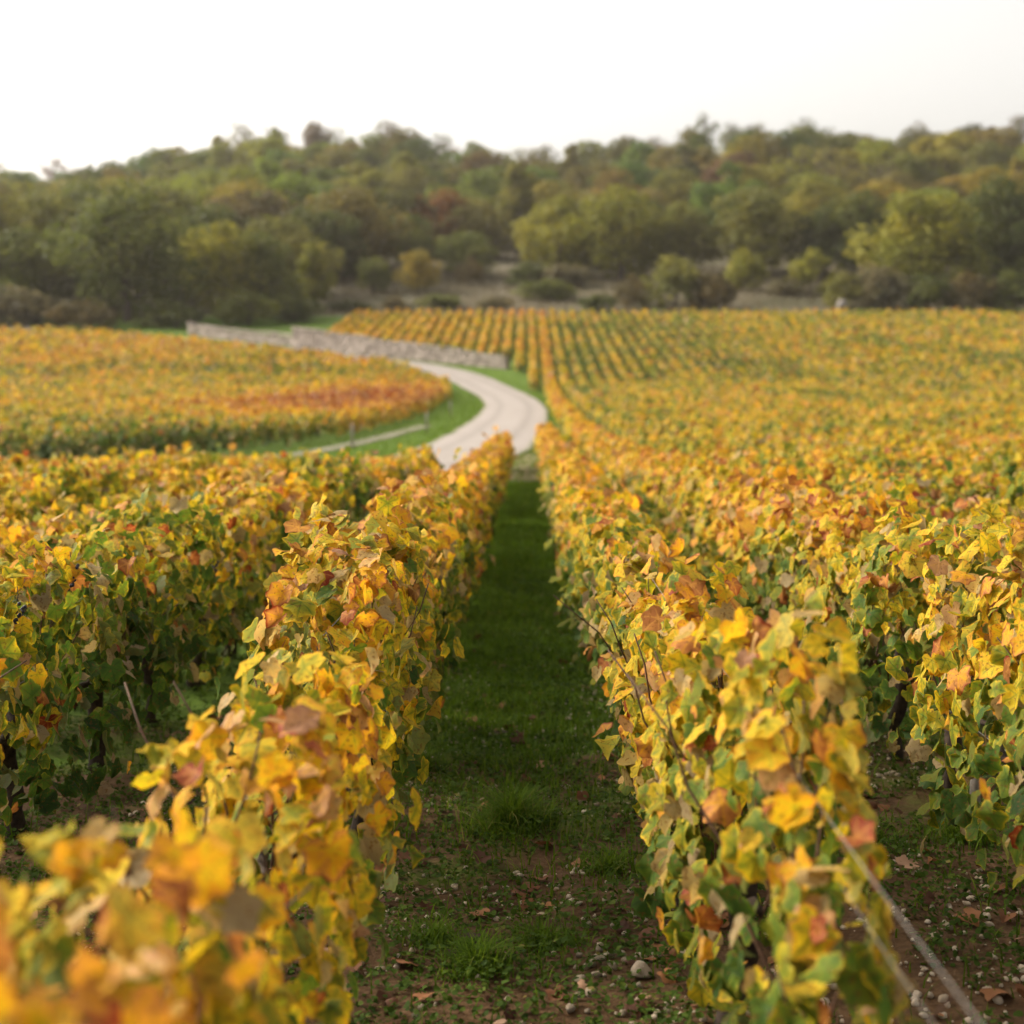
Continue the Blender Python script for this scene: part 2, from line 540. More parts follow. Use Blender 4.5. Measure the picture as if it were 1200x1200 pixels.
ROAD = [(-46, 20), (-30, 23.5), (-14, 28.0), (-6.5, 31.5), (-3.4, 37), (-2.1, 46), (-1.3, 60), (-0.8, 78), (-0.9, 95), (-2.2, 111), (-5.2, 123), (-10, 131), (-18, 138), (-30, 147.5), (-45, 158), (-62, 168)]
road, road_c = strip('road', ROAD, 1.9, .05, M['road'])
tag(road, kind='structure')
track, _ = strip('path', [(-9.0, 40.5), (-7.2, 46), (-6.0, 54), (-5.0, 64), (-4.6, 68)], .36, .045, M['track'])
tag(track, kind='structure')


def road_dist(x, y):
    x = np.asarray(x, float); y = np.asarray(y, float)
    d = np.full(x.shape, 1e9)
    for cx, cyy in road_c[::2]:
        d = np.minimum(d, (x - cx) ** 2 + (y - cyy) ** 2)
    return np.sqrt(d)


# ------------------------------------------------------------------ vine leaves
def leaf_templates():
    ang = np.radians([0, 14, 27, 40, 52, 66, 80, 94, 112, 130, 152, 172])
    rad = np.array([1.0, .89, .78, .80, .90, .84, .69, .73, .78, .67, .53, .15])
    full_a = np.concatenate([ang, -ang[1:][::-1]])
    full_r = np.concatenate([rad, rad[1:][::-1]])
    k = len(full_a)
    out = np.stack([np.sin(full_a) * full_r, np.cos(full_a) * full_r], 1)
    vn = np.zeros(12); vn[[0, 4, 8]] = 1
    vk = np.concatenate([vn, vn[1:][::-1]])
    A = np.vstack([[[0, 0]], out * .55, out])
    Ae = np.concatenate([[0], np.full(k, .45), np.full(k, 1.0)])
    T = []
    for j in range(k):
        j2 = (j + 1) % k
        T.append((0, 1 + j2, 1 + j))
        T.append((1 + j, 1 + j2, 1 + k + j2)); T.append((1 + j, 1 + k + j2, 1 + k + j))
    tA = (A, Ae, np.array(T), np.concatenate([[1], vk, vk * .9]))
    sel = [0, 2, 4, 6, 8, 10, 11]
    a2 = np.concatenate([ang[sel], -ang[sel][1:][::-1]]); r2 = np.concatenate([rad[sel], rad[sel][1:][::-1]])
    k = len(a2)
    B = np.vstack([[[0, 0]], np.stack([np.sin(a2) * r2, np.cos(a2) * r2], 1)])
    tB = (B, np.concatenate([[0.1], np.full(k, 1.0)]), np.array([(0, 1 + (j + 1) % k, 1 + j) for j in range(k)]))
    Cc = np.array([(0, -.25), (.72, -.1), (.62, .6), (0, 1.0), (-.62, .6), (-.72, -.1)], float)
    tC = (Cc, np.array([.3, 1, .7, 1, .7, 1]), np.array([(0, 1, 2), (0, 2, 3), (0, 3, 4), (0, 4, 5)]))
    D = np.array([(0, -.4), (.75, .2), (0, 1.0), (-.75, .2)], float)
    tD = (D, np.array([.4, .8, .6, .8]), np.array([(0, 1, 2), (0, 2, 3)]))
    return tA, tB, tC, tD


LEAF = leaf_templates()


def build_leaves(P, N, D, size, tone, rnd, template, r):
    """leaf blades: P petiole joint, N blade normal, D tip direction"""
    tv, te, tt = template[:3]
    tvn = template[3] if len(template) > 3 else np.zeros(len(tv))
    n = len(P)
    N = N / (np.linalg.norm(N, axis=1)[:, None] + 1e-9)
    D = D - N * (D * N).sum(1)[:, None]
    D = D / (np.linalg.norm(D, axis=1)[:, None] + 1e-9)
    S = np.cross(D, N)
    x, y = tv[:, 0][None], tv[:, 1][None]
    rr = x * x + y * y
    a = r.normal(-.15, .19, (n, 1)); b = r.normal(.20, .24, (n, 1)); c = r.normal(0, .19, (n, 1)); d = r.normal(0, .12, (n, 1)); ph = r.uniform(0, 6.28, (n, 1))
    th = np.arctan2(x, y)
    zz = a * rr + b * np.abs(x) + c * x * y + d * np.sin(3 * th + ph) * rr
    sx = r.uniform(.85, 1.12, (n, 1)) * (1 - .25 * np.clip(b, 0, 1))
    V = P[:, None] + size[:, None, None] * ((x * sx)[..., None] * S[:, None] + np.broadcast_to(y, zz.shape)[..., None] * D[:, None] + zz[..., None] * N[:, None])
    k = len(tv)
    T = (tt[None] + (np.arange(n) * k)[:, None, None]).reshape(-1, 3)
    A = np.empty((n, k, 4), np.float32)
    A[..., 0] = tone[:, None]; A[..., 1] = te[None]; A[..., 2] = rnd[:, None]; A[..., 3] = tvn[None]
    return V.reshape(-1, 3), T, A.reshape(-1, 4)


def zone_tone(x, y):
    """seasonal colour of the plots: patches that turned earlier or later"""
    t = .16 * (noise2(x * .12, y * .07, 21) - .5) + .20 * (noise2(x * .55, y * .35, 22) - .5)
    t = t - np.where(x > 2, .02 * np.clip((y - 20) / 60, 0, 1), 0)
    t = t + np.where((x < 4.5) & (y > 126), .13 * np.clip((5 - x) / 6, .3, 1), 0)
    left = (x < -4.3) & (y > 30)
    red = np.exp(-((x + 9.5) / 7) ** 2 - ((y - 80) / 22) ** 2)
    t = t + np.where(left, -.03 + .60 * red, 0)
    t = t + np.where(left & (y > 125), .0, 0)
    t = t - .10 * np.exp(-((x - 12) / 9) ** 2 - ((y - 150) / 22) ** 2)
    t = t - np.where(left & (y < 52), .08, 0)
    return t


class Leaves:
    def __init__(s): s.V, s.T, s.A, s.n = [], [], [], 0

    def add(s, V, T, A):
        s.V.append(V); s.T.append(T + s.n); s.A.append(A); s.n += len(V)

    def mesh(s, name, mat):
        return np_mesh(name, np.vstack(s.V), np.vstack(s.T), mat, np.vstack(s.A), True)


def row_foliage(o, u, t0, t1, seed, hfun=None, bias=0.0, gaps=(), dens=1.0, wid=1.0, shift=None):
    """leaf mesh and canes of one hedge-trained vine row from o + t*u, t in [t0, t1]"""
    r = np.random.default_rng(seed)
    L = Leaves(); canes = []
    perp = np.array([u[1], -u[0]])
    step = 1.0
    buckets = {0: [], 1: [], 2: [], 3: []}
    for a in np.arange(t0, t1, step):
        b = min(a + step, t1)
        mx, my = o[0] + u[0] * (a + b) / 2, o[1] + u[1] * (a + b) / 2
        d = math.hypot(mx, my)
        s = .048 + .00165 * d
        if d > 30: s += .0006 * (d - 30)
        dn = dens(np.array([(a + b) / 2]))[0] if callable(dens) else dens
        nn = int(1080 * (.048 / s) ** 1.85 * (b - a) * dn)
        lod = 0 if d < 8.5 else 1 if d < 19 else 2 if d < 46 else 3
        t = r.uniform(a, b, nn)
        v = r.beta(1.30, 1.03, nn)
        keep = np.ones(nn, bool)
        buckets[lod].append(np.stack([t, v, np.full(nn, s)], 1))
        if d < 15:
            for q in range(9 if d < 9 else 5):
                tc = r.uniform(a, b); inb = any(g0 < tc < g1 for g0, g1 in gaps)
                if inb: continue
                lean, side = r.normal(0, .22), r.normal(0, .13)
                h = r.uniform(.42, .66) * (hfun(np.array([tc]))[0] if hfun else 1.0)
                bend = r.normal(0, .10)
                ss = np.linspace(0, 1, 7)
                px = side * ss + bend * ss ** 2 + .012 * np.sin(ss * 17 + q)
                pt = tc + lean * ss * h + .010 * np.sin(ss * 13 + q * 2)
                pz = .34 + h * ss - .10 * max(0, abs(side) - .1) * ss ** 3
                w = np.stack([o[0] + u[0] * pt + perp[0] * px, o[1] + u[1] * pt + perp[1] * px], 1)
                z = ground(w[:, 0], w[:, 1]) + pz
                if len(canes) < 98:
                    cb = MB(); cb.tube(np.concatenate([w, z[:, None]], 1), np.linspace(.0052, .0022, 7), 5); canes.append(cb)
    for lod, lst in buckets.items():
        if not lst: continue
        B = np.vstack(lst)
        t, v, s = B[:, 0], B[:, 1], B[:, 2]
        n = len(t)
        keep = np.ones(n, bool)
        for g0, g1 in gaps:
            keep &= ~((t > g0) & (t < g1))
        # each plant bulges: thinner foliage and a lower skirt between plants; clumps with holes between them
        pl = .5 + .5 * np.cos(2 * np.pi * (t + .3 * noise1(t * .4, seed + 9)) / 1.0)
        hole = noise2(t * 3.1, v * 3.0 + 7 * (seed % 13), seed % 97)
        if lod < 3:
            keep &= hole > .22 + .10 * r.uniform(-1, 1, n)
        keep &= ~((v < .22 + .25 * noise1(t * 2.3, seed + 4)) & (r.uniform(0, 1, n) < .38))
        t, v, s, pl = t[keep], v[keep], s[keep], pl[keep]
        n = len(t)
        htop = (hfun(t) if hfun else np.ones(n)) * (.84 + .20 * noise1(t * 1.1, seed + 1) + .20 * noise1(t * 3.7, seed + 2))
        zlow = .09 + .22 * noise1(t * 1.9, seed + 3)
        zr = zlow + (htop - zlow) * v
        half = (wid(t) if callable(wid) else wid) * (.13 + .13 * np.sin(np.pi * np.clip(v * .86 + .14, 0, 1)) + .06 * pl + .07 * (noise2(t * 1.7, v * 2.2, seed + 5) - .3))
        side = np.where(r.uniform(0, 1, n) < .5, -1.0, 1.0)
        q = r.uniform(0, 1, n) ** .42
        lat = side * half * q
        stray = r.uniform(0, 1, n) < .05
        lat = np.where(stray, lat * 1.35, lat)
        if shift is not None: lat = lat + shift(t)
        zr = np.where(stray & (v > .8) & (t > 5), zr + r.uniform(0, .16, n), zr)
        top = np.clip((v - .80) / .2, 0, 1)
        # normals: outward on the flanks, upward on the crest, well mixed
        out = side * (1 - .75 * top) * (.4 + .6 * q)
        Nl = np.stack([out, r.normal(0, .45, n), .22 + .35 * top + r.normal(0, .42, n)], 1)
        Nl[:, 0] += r.normal(0, .45, n); Nl[:, 1] -= .15
        Dl = np.stack([side * .35 + r.normal(0, .4, n), r.normal(0, .6, n), -.9 + r.normal(0, .45, n) + .25 * top], 1)
        w = np.stack([o[0] + u[0] * t + perp[0] * lat, o[1] + u[1] * t + perp[1] * lat], 1)
        P = np.concatenate([w, (ground(w[:, 0], w[:, 1]) + zr)[:, None]], 1)
        loc = lambda Q: np.stack([perp[0] * Q[:, 0] + u[0] * Q[:, 1], perp[1] * Q[:, 0] + u[1] * Q[:, 1], Q[:, 2]], 1)
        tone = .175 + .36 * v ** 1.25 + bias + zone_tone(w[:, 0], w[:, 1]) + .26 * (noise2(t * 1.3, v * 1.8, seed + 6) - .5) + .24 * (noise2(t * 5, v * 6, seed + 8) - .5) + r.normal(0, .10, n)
        old = r.uniform(0, 1, n) < .05 + .10 * np.clip((v - .7) / .3, 0, 1)
        tone = np.where(old, r.uniform(.70, 1.0, n), tone)
        tone = np.clip(tone, .02, .98)
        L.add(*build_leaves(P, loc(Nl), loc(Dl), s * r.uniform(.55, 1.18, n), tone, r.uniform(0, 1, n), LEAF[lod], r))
    return L.mesh('foliage', M['vine_leaf']), canes


def trunk_mesh(seed):
    r = np.random.default_rng(seed)
    mb = MB()
    k = np.linspace(0, 1, 8)
    bx, by = np.cumsum(r.normal(0, .014, 8)), np.cumsum(r.normal(0, .016, 8))
    pts = np.stack([bx - bx[0], by - by[0], -.03 + .44 * k], 1)
    mb.tube(pts, .024 + .012 * noise1(k * 5, seed) + .012 * (1 - k) ** 3 + .01 * k ** 4, 9)
    for s in (-1, 1):
        q = np.linspace(0, 1, 6)
        arm = pts[-1] + np.stack([.02 * np.sin(q * 6 + seed), s * .38 * q, .05 * q + .02 * np.sin(q * 9)], 1)
        mb.tube(arm, .018 - .008 * q, 7)
    return mb.mesh('trunk', M['vine_wood'])


TRUNKS = [trunk_mesh(40 + i) for i in range(5)]


def post_mesh(h=1.15, rad=.03):
    mb = MB(); mb.tube([(0, 0, -.15), (0, 0, h * .5), (0.004, 0.003, h)], [rad, rad * .97, rad * .93], 9)
    return mb.mesh('post', M['post'])


POST = post_mesh(.82, .024)


def wire_mesh(x, y0, y1, h, rad=.0022):
    yy = np.arange(y0, y1 + .01, .5)
    mb = MB()
    mb.tube(np.stack([np.full_like(yy, x) + .004 * np.sin(yy * 2.1), yy, ground(x, yy) + h - .012 * np.abs(np.sin(yy * .8))], 1), rad, 5)
    return mb.mesh('wire', M['wire'])


def add_row(x, y0, y1, label, group=None, seed=0, hfun=None, bias=0.0, gaps=(), detail=0, dens=1.0, wid=1.0, wires=(), wire_from=None, shift=None):
    fol, canes = row_foliage((x, 0.0), (0.0, 1.0), y0, y1, seed, hfun, bias, gaps, dens, wid, shift)
    if not detail:
        o = obj('grapevine_row', fol)
        return tag(o, label, 'vine row', group)
    t = thing('grapevine_row', label, 'vine row', (x, y0, float(ground(x, y0))), group)
    inv = Vector((-t.location[0], -t.location[1], -t.location[2]))
    obj('foliage', fol, t, inv)
    for cb in canes: obj('cane', cb.mesh('cane', M['cane']), t, inv)
    for i, yy in enumerate(np.arange(y0 + .45, min(y1, detail), 1.0)):
        if any(g0 - .15 < yy < g1 + .15 for g0, g1 in gaps): continue
        tr = obj('trunk', TRUNKS[(i + seed) % 5], t, Vector((0, yy, float(ground(x, yy)))) + Vector((x, 0, 0)) + inv)
        tr.rotation_euler = (0, 0, random.uniform(-.25, .25) + (math.pi if random.random() < .5 else 0))
    for yy in np.arange(y0 + 5.6, min(y1, detail), 6.0):
        obj('post', POST, t, Vector((x, yy, float(ground(x, yy)))) + inv)
    for h, rad in wires:
        obj('wire', wire_mesh(x, wire_from if wire_from else y0, min(y1, detail), h, rad), t, inv)
    return t


ORD = ['first', 'second', 'third', 'fourth', 'fifth', 'sixth', 'seventh', 'eighth', 'ninth', 'tenth', 'eleventh', 'twelfth']
PITCH = 1.2
W2 = ((.58, .0018), (.90, .0018))
hL1 = lambda t: np.where(t < 2.5, 1.03, np.where(t < 4.3, 1.0, 1.03)) - .35 * np.exp(-((t - 2.55) / .14) ** 2) - .30 * np.exp(-((t - 4.3) / .3) ** 2) - .17 * np.clip((t - 9) / 12, 0, 1)
dL1 = lambda t: np.where(t < 2.5, .85, np.where(t < 4.3, .52, .95))
wL1 = lambda t: np.where(t < 2.5, .72, np.where(t < 4.3, .64, .80))
dR1 = lambda t: np.where(t < 3.2, .45, .85)
wR1 = lambda t: np.where(t < 3.3, .42, np.where(t < 7, .62, .80))
hR1 = lambda t: .95 + .20 * np.exp(-((t - 3.3) / .8) ** 2) - .25 * np.clip((2.9 - t) / .5, 0, 1)
hR2 = lambda t: .98 + .16 * np.exp(-((t - 6.3) / 2.0) ** 2)
hL2 = lambda t: 1.0 + .04 * np.sin(t) - .12 * np.clip((t - 12) / 12, 0, 1)
row_L1 = add_row(-.64, 1.15, 39.0, 'vine row edging the grassy alley on its left, golden leaves reaching the bottom left corner', None, 101, hL1, .145, ((4.15, 4.5),), 26, dL1, wL1, W2, 4.7, lambda t: np.where(t < 4.3, .09, 0))
row_R1 = add_row(.52, 2.35, 46.0, 'vine row edging the grassy alley on its right, bare wires leaving its near end', None, 102, hR1, .085, (), 26, dR1, wR1, ((.91, .001), (.83, .0007)), 1.25)
row_L2 = add_row(-1.92, 3.2, 27.5, 'second vine row left of the alley, dark grape bunches on its green flank', None, 103, hL2, .045, (), 22, 1.0, 1.08, W2)
row_R2 = add_row(1.68, 3.4, 176.5, 'tall yellow vine row right of the wired row, with a gap holding a short stake', None, 104, hR2, .13, ((5.32, 5.62),), 22, 1.1, 1.12, ((.42, .0016), (.9, .0016)))
# the rest of the near left block, down to the verge of the road
for k in range(2, 9):
    x = -.72 - PITCH * k
    y1 = 24.5 - .12 * k + .6 * math.sin(k * 2.1)
    add_row(x, max(3.0, 1.9 * -x), y1, '%s vine row left of the alley, in the block stopping at the road' % ORD[k], None, 110 + k, lambda t: .95 - .10 * np.clip((t - 14) / 10, 0, 1), .065, (), 14 if k < 4 else 0)
# right: rows that run from the near field across the dip and up the far slope
for k in range(2, 56):
    x = .48 + PITCH * k
    lab = '%s vine row right of the alley, running up to the scrub' % ORD[k] if k < 8 else 'long yellow green vine row of the wide right-hand field rising to the scrub'
    add_row(x, max(4.5, 2.05 * x), 177.0 + .5 * math.sin(k * 1.7), lab, None if k < 8 else 'vine rows of the wide right field', 150 + k, None, .03 * math.sin(k * 1.3) - .035, (), 14 if k < 4 else 0, 1.0, .8)
# back slope behind the wall: short rows with green grass between
for k in range(0, 18):
    x = .48 - PITCH * k
    ystart = 112.0 if k == 0 else 130.5 - (x + 1.3) * .83 + 3.5 if x < -1.3 else 125.0
    nm = 'leftmost short orange vine row on the slope above the stone wall' if k == 17 else \
        'short orange vine row on the slope straight behind the end of the stone wall' if k == 1 else \
        'vine row on the far slope starting beside the road bend right of the wall' if k == 0 else \
        'short orange vine row standing on grass above the stone wall'
    add_row(x, ystart, 176.5, nm, 'short vine rows above the stone wall' if nm.startswith('short orange vine row standing') else None, 230 + k, None, .02, (), 0, 1.0, .85)

# left field inside the road bend; its rows run askew of the alley
POLY = np.array([(-62, 24.5), (-32, 27.5), (-16, 33.0), (-11.2, 37), (-8.6, 46), (-6.9, 56), (-5.6, 76), (-5.2, 98), (-6.2, 114), (-10.5, 126.3), (-19, 135.0), (-31.5, 145.2), (-46, 155.6), (-70, 158), (-84, 150)])


def clip_line(o, u, poly):
    ts = []
    for i in range(len(poly)):
        a, b = poly[i], poly[(i + 1) % len(poly)]
        e = b - a
        den = u[0] * e[1] - u[1] * e[0]
        if abs(den) < 1e-9: continue
        w = a - o
        t = (w[0] * e[1] - w[1] * e[0]) / den
        k = (w[0] * u[1] - w[1] * u[0]) / den
        if 0 <= k < 1: ts.append(t)
    ts.sort()
    return [(ts[i], ts[i + 1]) for i in range(0, len(ts) - 1, 2)]


ang = R(38)
u = np.array([-math.sin(ang), math.cos(ang)]); nn_ = np.array([math.cos(ang), math.sin(ang)])
for k, c in enumerate(np.arange(-26, 76, 1.25)):
    o = nn_ * c
    for t0, t1 in clip_line(o, u, POLY):
        # keep what the picture (with a margin) can show
        tt = np.linspace(t0, t1, 200)
        px = o[0] + u[0] * tt; py = o[1] + u[1] * tt
        ok = (px > -.40 * py - 4)
        if ok.sum() < 8: continue
        ta, tb = tt[ok].min(), tt[ok].max()
        fol, _ = row_foliage(o, u, ta, tb, 400 + k, None, 0.0)
        me = fol
        g = 'vine rows of the field inside the road bend'
        tag(obj('grapevine_row', me), 'orange and gold vine row of the left field inside the road bend', 'vine row', g)

# grape bunches in the second left row
def grape_mesh(seed):
    r = np.random.default_rng(seed); mb = MB()
    import itertools
    for i in range(34):
        z = -r.uniform(0, .13); w = .036 * (1 - (-z / .16)) + .004
        a = r.uniform(0, 6.28); c = np.array([w * math.cos(a), w * math.sin(a), z])
        q = .0095
        th = np.linspace(-math.pi / 2, math.pi / 2, 6)
        mb.tube(np.stack([np.full(6, c[0]), np.full(6, c[1]), c[2] + q * np.sin(th)], 1), np.maximum(q * np.cos(th), .0004), 8)
    mb.tube([(0, 0, 0), (.004, .002, .03), (0, 0, .07)], .002, 5)
    return mb.mesh('grape_bunch', M['grape'])


for i, (px, py, d) in enumerate([(82, 678, 5.7), (20, 722, 5.1), (249, 668, 7.9)]):
    x, z = at(px, d), zat(py, d)
    g = obj('grape_bunch', grape_mesh(70 + i), row_L2, Vector((x, d, z + .05)) - Vector(row_L2.location))
    g.scale = (.75, .75, .75)

# short stake in the gap of the second right row
mb = MB(); mb.tube([(0, 0, -.1), (.005, 0, .16), (.012, .004, .30)], [.022, .021, .019], 9)
stake = obj('stake', mb.mesh('stake', M['post']), None, (at(1143, 5.6), 5.62, float(ground(1.68, 5.62))))
tag(stake, 'short weathered wooden stake standing in the gap of the yellow right row', 'stake')

# ------------------------------------------------------------------ alley floor: grass, weeds, stones, fallen leaves
def blades(n, xy, hgt, wid, tone, r, seg=3, lean=.55):
    x, y = xy
    base = np.stack([x, y, ground(x, y) + bump(x, y) - .004], 1)
    a = r.uniform(0, 2 * np.pi, n)
    dr = np.stack([np.cos(a), np.sin(a), np.zeros(n)], 1)
    sd_ = np.stack([-np.sin(a), np.cos(a), np.zeros(n)], 1)
    ln = np.abs(r.normal(lean, .3, n))
    V = np.empty((n, 2 * seg + 1, 3)); 
    for i in range(seg + 1):
        k = i / seg
        p = base + dr * (ln * hgt * k ** 2)[:, None] + np.array([0, 0, 1.]) * (hgt * (k - .42 * np.minimum(ln, 1.4) * k ** 2))[:, None]
        if i < seg:
            w = wid * (1 - .75 * k) / 2
            V[:, 2 * i] = p - sd_ * w[:, None]; V[:, 2 * i + 1] = p + sd_ * w[:, None]
        else: V[:, 2 * seg] = p
    T = []
    for i in range(seg - 1):
        T += [(2 * i, 2 * i + 1, 2 * i + 3), (2 * i, 2 * i + 3, 2 * i + 2)]
    T.append((2 * seg - 2, 2 * seg - 1, 2 * seg))
    k = 2 * seg + 1
    TT = (np.array(T)[None] + (np.arange(n) * k)[:, None, None]).reshape(-1, 3)
    A = np.zeros((n, k, 4), np.float32); A[..., 0] = tone[:, None]; A[..., 3] = 1
    return V.reshape(-1, 3), TT, A.reshape(-1, 4)


r = np.random.default_rng(77)
GL = Leaves()
# alley strip
n = 95000
y = 2.6 + 30 * r.uniform(0, 1, n) ** 1.75
x = -.12 + r.normal(0, .30, n)
p = np.clip((y - 4.6) / 5.0, .03, 1) * (.35 + 1.2 * noise2(x * 2.4, y * 1.5, 31))
ok = (r.uniform(0, 1, n) < p) & (x > -.85) & (x < .62)
x, y = x[ok], y[ok]; n = len(x)
GL.add(*blades(n, (x, y), r.uniform(.035, .11, n) * (.75 + .5 * noise2(x * 3, y * 3, 33)), .0035 + .0006 * y, np.clip(r.normal(.45, .2, n), 0, 1), r))
# separate tufts
for tx, ty, cnt, rad, h in [(-.06, 5.75, 900, .13, .24), (-.14, 4.25, 420, .09, .16), (.05, 4.55, 380, .12, .12), (-.28, 4.5, 240, .10, .13), (.28, 5.2, 260, .12, .13),
                            (-.5, 6.6, 400, .13, .2), (1.2, 5.6, 500, .25, .17), (1.0, 6.8, 500, .25, .2), (1.62, 5.55, 300, .12, .22), (-1.3, 5.2, 500, .3, .18), (-.3, 3.4, 160, .08, .12)]:
    a = r.uniform(0, 6.28, cnt); q = rad * np.abs(r.normal(0, .85, cnt)); h = h * .85 * np.clip(1.25 - .45 * q / rad, .3, 1.2)
    GL.add(*blades(cnt, (tx + q * np.cos(a), ty + q * np.sin(a)), r.uniform(.4, 1.05, cnt) * h, np.full(cnt, .0062), np.clip(r.normal(.55, .2, cnt), 0, .95), r, 4, .8))
# other alleys and verges
n = 60000
x = r.uniform(-12, 13, n); y = 3 + 30 * r.uniform(0, 1, n) ** 1.4
ok = (np.abs(x + .12) > .6) & (np.abs(x) < y * .5 + 1.5) & (road_dist(x, y) > 2.0) & (r.uniform(0, 1, n) < .25 + .8 * noise2(x, y, 36))
x, y = x[ok], y[ok]; n = len(x)
GL.add(*blades(n, (x, y), r.uniform(.04, .14, n), .004 + .0007 * y, np.clip(r.normal(.42, .2, n), 0, 1), r))
n = 60000
kk = r.integers(0, len(road_c), n); off = r.choice([-1, 1], n) * (1.85 + np.abs(r.normal(0, 2.2, n)))
tn = np.gradient(road_c, axis=0); tn /= np.linalg.norm(tn, axis=1)[:, None]
x = road_c[kk, 0] + tn[kk, 1] * off; y = road_c[kk, 1] - tn[kk, 0] * off
ok = (road_dist(x, y) > 1.8) & (y > 26) & (x > -40)
x, y = x[ok], y[ok]; n = len(x)
GL.add(*blades(n, (x, y), r.uniform(.06, .2, n), np.full(n, .03), np.clip(r.normal(.6, .16, n), 0, 1), r, 2))
tag(obj('grass', GL.mesh('grass', M['grass'])), 'dark green grass growing along the alley between the vine rows', 'grass', None, 'stuff')

# low weeds and clover
WL = Leaves()
n = 150000
x = r.uniform(-2.6, 3.2, n); y = 2.6 + 12 * r.uniform(0, 1, n) ** 1.5
cl = noise2(x * 3.2, y * 3.2, 41) * .6 + noise2(x * 9, y * 9, 42) * .4
cl = cl - .10 * np.clip((x + .1) / .3, 0, 1) * np.clip((5.2 - y) / .8, 0, 1)
ok = (cl > .36 - .05 * np.clip((y - 5) / 4, 0, 1)) & (np.abs(x) < y * .42 + .6)
x, y, cl = x[ok], y[ok], cl[ok]; n = len(x)
P = np.stack([x, y, ground(x, y) + bump(x, y) + r.uniform(.004, .05, n) * (cl * 1.6)], 1)
N = np.stack([r.normal(0, .4, n), r.normal(0, .4, n), np.ones(n)], 1)
Dd = np.stack([r.normal(0, 1, n), r.normal(0, 1, n), r.normal(0, .2, n)], 1)
WL.add(*build_leaves(P, N, Dd, r.uniform(.0045, .0145, n) * (1 + .05 * y), np.clip(r.normal(.45, .22, n), 0, 1), r.uniform(0, 1, n), LEAF[2], r))
tag(obj('weeds', WL.mesh('weeds', M['weed'])), 'low clover and small weeds spread over the brown soil', 'weeds', None, 'stuff')

# fallen vine leaves
n = 700
FL = Leaves()
x = r.uniform(-1.6, 2.2, n); y = 2.8 + 9 * r.uniform(0, 1, n) ** 1.6
ok = np.abs(x) < y * .42 + .5
x, y = x[ok], y[ok]; n = len(x)
P = np.stack([x, y, ground(x, y) + bump(x, y) + r.uniform(.008, .03, n)], 1)
FL.add(*build_leaves(P, np.stack([r.normal(0, .3, n), r.normal(0, .3, n), np.ones(n)], 1), r.normal(0, 1, (n, 3)) * [1, 1, .1], r.uniform(.02, .06, n), np.clip(r.normal(.45, .28, n), 0, 1), r.uniform(0, 1, n), LEAF[0], r))
tag(obj('fallen_leaves', FL.mesh('fallen_leaves', M['litter'])), 'brown and reddish fallen vine leaves lying on the soil', 'fallen leaves', None, 'stuff')
for px, py, sz, tn_ in [(1062, 1020, .055, .95), (478, 1008, .05, .3)]:
    d = 1750 * CAM_H / (py - 480)
    FL = Leaves(); xx = at(px, d)
    FL.add(*build_leaves(np.array([[xx, d, float(ground(xx, d) + bump(xx, d)) + .025]]), np.array([[.1, -.25, 1.]]), np.array([[.6, .4, 0.]]), np.array([sz]), np.array([tn_]), np.array([.3]), LEAF[0], r))
    tag(obj('fallen_leaf', FL.mesh('fallen_leaf', M['litter'])), 'large pinkish fallen leaf lying between the two right rows' if px > 900 else 'dark red fallen leaf at the foot of the left row', 'leaf')


def stone_mesh(seed, flat=.65):
    rr_ = np.random.default_rng(seed)
    nu, nv = 9, 6
    V = [(0, 0, -1.)]
    for j in range(1, nv):
        ph = -math.pi / 2 + math.pi * j / nv
        for i in range(nu):
            a = 2 * math.pi * (i + .5 * (j % 2)) / nu
            V.append((math.cos(ph) * math.cos(a), math.cos(ph) * math.sin(a), math.sin(ph)))
    V.append((0, 0, 1.))
    V = np.array(V)
    # chip facets: pull the ball in to a handful of random planes
    for _ in range(9):
        nrm = rr_.normal(0, 1, 3); nrm /= np.linalg.norm(nrm)
        lim = rr_.uniform(.55, .85)
        dd = V @ nrm
        V = V - np.maximum(dd - lim, 0)[:, None] * nrm
    V *= [rr_.uniform(.8, 1.2), rr_.uniform(.65, .95), flat]
    V += rr_.normal(0, .02, V.shape)
    T = [(0, 1 + (i + 1) % nu, 1 + i) for i in range(nu)]
    for j in range(nv - 2):
        for i in range(nu):
            a, b, c, d = 1 + j * nu + i, 1 + j * nu + (i + 1) % nu, 1 + (j + 1) * nu + (i + 1) % nu, 1 + (j + 1) * nu + i
            T += [(a, b, c), (a, c, d)]
    e = 1 + (nv - 1) * nu
    T += [(e, e - nu + i, e - nu + (i + 1) % nu) for i in range(nu)]
    return V, np.array(T)


STV = [stone_mesh(300 + i) for i in range(8)]
STM = [np_mesh('stone', V, T, M['stone'], None, False) for V, T in STV]
random.seed(21)
big = [(random.gauss(715, 42), random.gauss(1128, 36), random.uniform(.008, .020)) for _ in range(34)] + [(random.uniform(380, 800), random.uniform(1010, 1195), random.uniform(.007, .015)) for _ in range(30)]
big = [(752, 1146, .044)] + [b for b in big if b[1] < 1215] + [(702, 1107, .024), (713, 1117, .022), (730, 1113, .016), (744, 1125, .014), (692, 1170, .020), (668, 1188, .020), (680, 1148, .018), (700, 1121, .018), (665, 1010, .014), (546, 1012, .012),
       (450, 1086, .013), (420, 1128, .018), (415, 1135, .014), (595, 1175, .014), (494, 1180, .014), (560, 1152, .014), (1112, 1096, .02), (1090, 1165, .016), (730, 1190, .014), (650, 1100, .010), (668, 1003, .010), (530, 1068, .012)]
